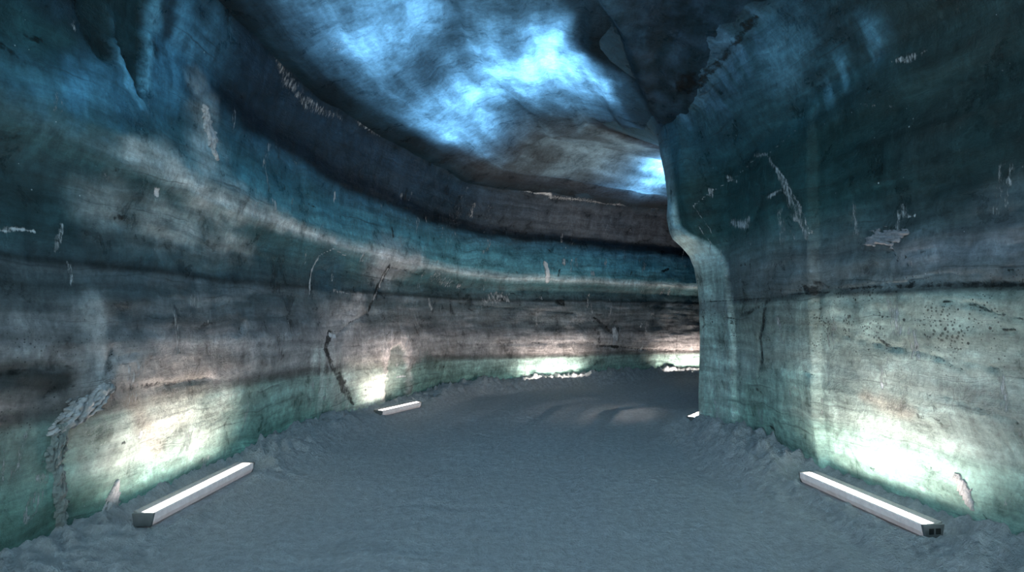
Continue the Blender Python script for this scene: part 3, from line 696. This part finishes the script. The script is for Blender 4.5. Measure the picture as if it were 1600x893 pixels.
def crust(name, W, pts, widths, thick, mat, ulim=None, seed=0, grain=(1, 0), res=.006, ragged=1.2, parent=None, th=.5):
    """solid flake lying on the wall: a closed body with ragged outline"""
    q = [W.find(p, ulim) for p in pts]; i, j = q[len(q) // 2][2]; d = W.depth[i, j]
    i2 = min(i + 2, len(W.us) - 1); i1 = max(i2 - 4, 0)
    a = np.clip(abs(W.px[i2, j] - W.px[i1, j]) / (W.us[i2] - W.us[i1]) / (FPX / d), .2, 1.5)
    P = np.array([(u * a, z) for u, z, _ in q]); Wd = np.array(widths, float) * d / FPX / 2; r = Wd.max() * 1.9
    ua = np.arange(P[:, 0].min() - r, P[:, 0].max() + r, res); za = np.arange(P[:, 1].min() - r, P[:, 1].max() + r, res)
    x, y = np.meshgrid(ua, za, indexing='ij'); m = np.full(x.shape, -9.0)
    for k in range(len(P) - 1):
        ab = P[k + 1] - P[k]; t = np.clip(((x - P[k, 0]) * ab[0] + (y - P[k, 1]) * ab[1]) / ((ab**2).sum() + 1e-9), 0, 1)
        dist = np.hypot(x - P[k, 0] - t * ab[0], y - P[k, 1] - t * ab[1]); m = np.maximum(m, 1 - dist / (Wd[k] + (Wd[k + 1] - Wd[k]) * t))
    g = np.array(grain) / np.hypot(*grain); along = x * g[0] + y * g[1]; acr = -x * g[1] + y * g[0]
    nz = fbm(along * 9, acr * 55, 4, seed) + .6 * fbm(x * 30, y * 30, 3, seed + 7)
    f = m + ragged * .8 * nz
    inside = f > (th - .5)
    if not inside.any(): return None
    u = x / a; iu = np.interp(u, W.us, np.arange(len(W.us))); iz = np.interp(y, W.vs, np.arange(len(W.vs)))
    a0 = np.clip(iu.astype(int), 0, len(W.us) - 2); b0 = np.clip(iz.astype(int), 0, len(W.vs) - 2); fu = iu - a0; fz = iz - b0
    D = W.disp; dd = (D[a0, b0] * (1 - fu) + D[a0 + 1, b0] * fu) * (1 - fz) + (D[a0, b0 + 1] * (1 - fu) + D[a0 + 1, b0 + 1] * fu) * fz
    base = W.plan.at(u); nn = W.plan.normal(u)
    up = dd + .004 + thick * np.clip(f - (th - .5), 0, .8) ** .5 * (1 + .7 * nz); dn = dd - .012
    up = np.where(inside, np.maximum(up, dd + .002), dd - .010)
    def lay(k): return np.stack([base[..., 0] + nn[..., 0] * k, base[..., 1] + nn[..., 1] * k, y], -1)
    dil = inside.copy(); dil[1:] |= inside[:-1]; dil[:-1] |= inside[1:]; dil[:, 1:] |= inside[:, :-1]; dil[:, :-1] |= inside[:, 1:]
    return grid_mesh(name, lay(up), mat, np.stack([along, acr], -1), mask=dil, flip=(W is WL), parent=parent)

def frost(label, cat, name, *args, **kw):
    o = crust(name, *args, **kw)
    return prop(o, label, cat)

flake = frost('white feathery ice flake slanting down the left wall, a grey icicle fringe trailing from it', 'ice flake', 'ice_flake', WL, [(162, 606), (140, 630), (112, 648), (82, 672)], [22, 34, 36, 14], .035, M_CRUST, seed=601, grain=(1, 1.05))
fringe = crust('icicle_fringe', WL, [(96, 668), (84, 705), (90, 745), (95, 790), (98, 832)], [16, 26, 16, 20, 10], .03, M_CLEAR, seed=611, grain=(0, 1), ragged=1.2, parent=flake)
fringe['label'] = 'ragged grey icicle fringe'
frost('narrow white frost sliver standing upright high on the left wall', 'frost patch', 'frost_sliver', WL, [(321, 172), (326, 205), (337, 248)], [9, 16, 5], .02, M_CRUST, seed=621, grain=(0, 1), ragged=1.2)
frost('pale fan of frost at the wall foot beside the nearest left lamp', 'frost patch', 'frost_fan', WL, [(165, 803), (178, 780), (184, 750)], [10, 22, 6], .015, M_CRUST, seed=631, grain=(.4, 1), ragged=1.0)
frost('grey furry frost patch alone on the dark upper right wall', 'frost patch', 'frost_patch', WR, [(1356, 378), (1375, 370), (1395, 371), (1414, 362)], [14, 26, 24, 10], .015, M_CRUST2, ulim=near_only, seed=641, grain=(1, .3), ragged=1.3)
frost('bright white frost sliver beside the socket end of the right lamp', 'frost patch', 'frost_sliver', WR, [(1494, 746), (1508, 765), (1520, 792)], [14, 20, 8], .010, M_CRUST, ulim=near_only, seed=651, grain=(.4, -1), ragged=1.2)

# ------------------------------------------------------------------ light
def area(name, loc, rot, sx, sy, power, colr, spread=180):
    l = bpy.data.lights.new(name, 'AREA'); l.shape = 'ELLIPSE'; l.size = sx; l.size_y = sy; l.energy = power; l.color = colr; l.spread = math.radians(spread)
    o = bpy.data.objects.new(name, l); C.objects.link(o); o.location = loc; o.rotation_euler = rot
    return o
BLUE = (.50, .76, 1.0)
# daylight sinking through the thin ice over the bright ceiling patches
for i, (px, py, z, sx, sy, p) in enumerate([(885, 105, 5.05, 1.7, 1.5, 56), (740, 135, 4.95, .8, 1.2, 15), (690, 172, 4.95, .7, 1.4, 34), (535, 5, 4.95, .8, .8, 13), (630, 20, 4.95, .6, .8, 6), (1040, 262, 4.95, .9, 1.1, 52)]):
    x, y = cpt(px, py, 4.6); area('ice_patch_and_fill_light', (x, y, z), (0, 0, 0), sx, sy, p, BLUE)
for x, y, p in [(0, 2.8, 300), (0.2, -1.5, 220)]:
    area('ice_patch_and_fill_light', (x, y, 5.6), (0, 0, 0), 3.0, 2.6, p, (.62, .85, 1))  # added fill above the unseen near ceiling, brightening the floor
area('ice_patch_and_fill_light', (1.6, 11.2, 5.5), (0, 0, 0), 3.6, 3.0, 20, (1, .78, .64))  # added warm fill over the bend, lifting the far floor and ceiling
# added fill light behind the camera, for floor and walls
area('rear_fill_light', (0, -5.8, 1.8), (math.radians(90), 0, 0), 6, 3.4, 280, (.72, .94, 1.0))

wd = bpy.data.worlds.new('World'); bpy.context.scene.world = wd; wd.use_nodes = True
wd.node_tree.nodes['Background'].inputs[0].default_value = (.30, .62, .80, 1); wd.node_tree.nodes['Background'].inputs[1].default_value = .04

# ------------------------------------------------------------------ camera
cam = bpy.data.cameras.new('camera'); co = bpy.data.objects.new('camera', cam); C.objects.link(co)
co.location = (0, 0, EYE); co.rotation_euler = (math.pi / 2, 0, 0)
cam.sensor_width = 36; cam.lens = 36 * FPX / 1600; cam.shift_y = (HOR - 446.5) / 1600; cam.clip_start = .05; cam.clip_end = 200
sc = bpy.context.scene; sc.camera = co
sc.view_settings.view_transform = 'Standard'; sc.view_settings.look = 'None'; sc.view_settings.exposure = .3; sc.view_settings.gamma = 1
sc.view_settings.use_curve_mapping = False
sc.cycles.use_denoising = True; sc.cycles.max_bounces = 8; sc.cycles.diffuse_bounces = 4; sc.cycles.sample_clamp_indirect = 4
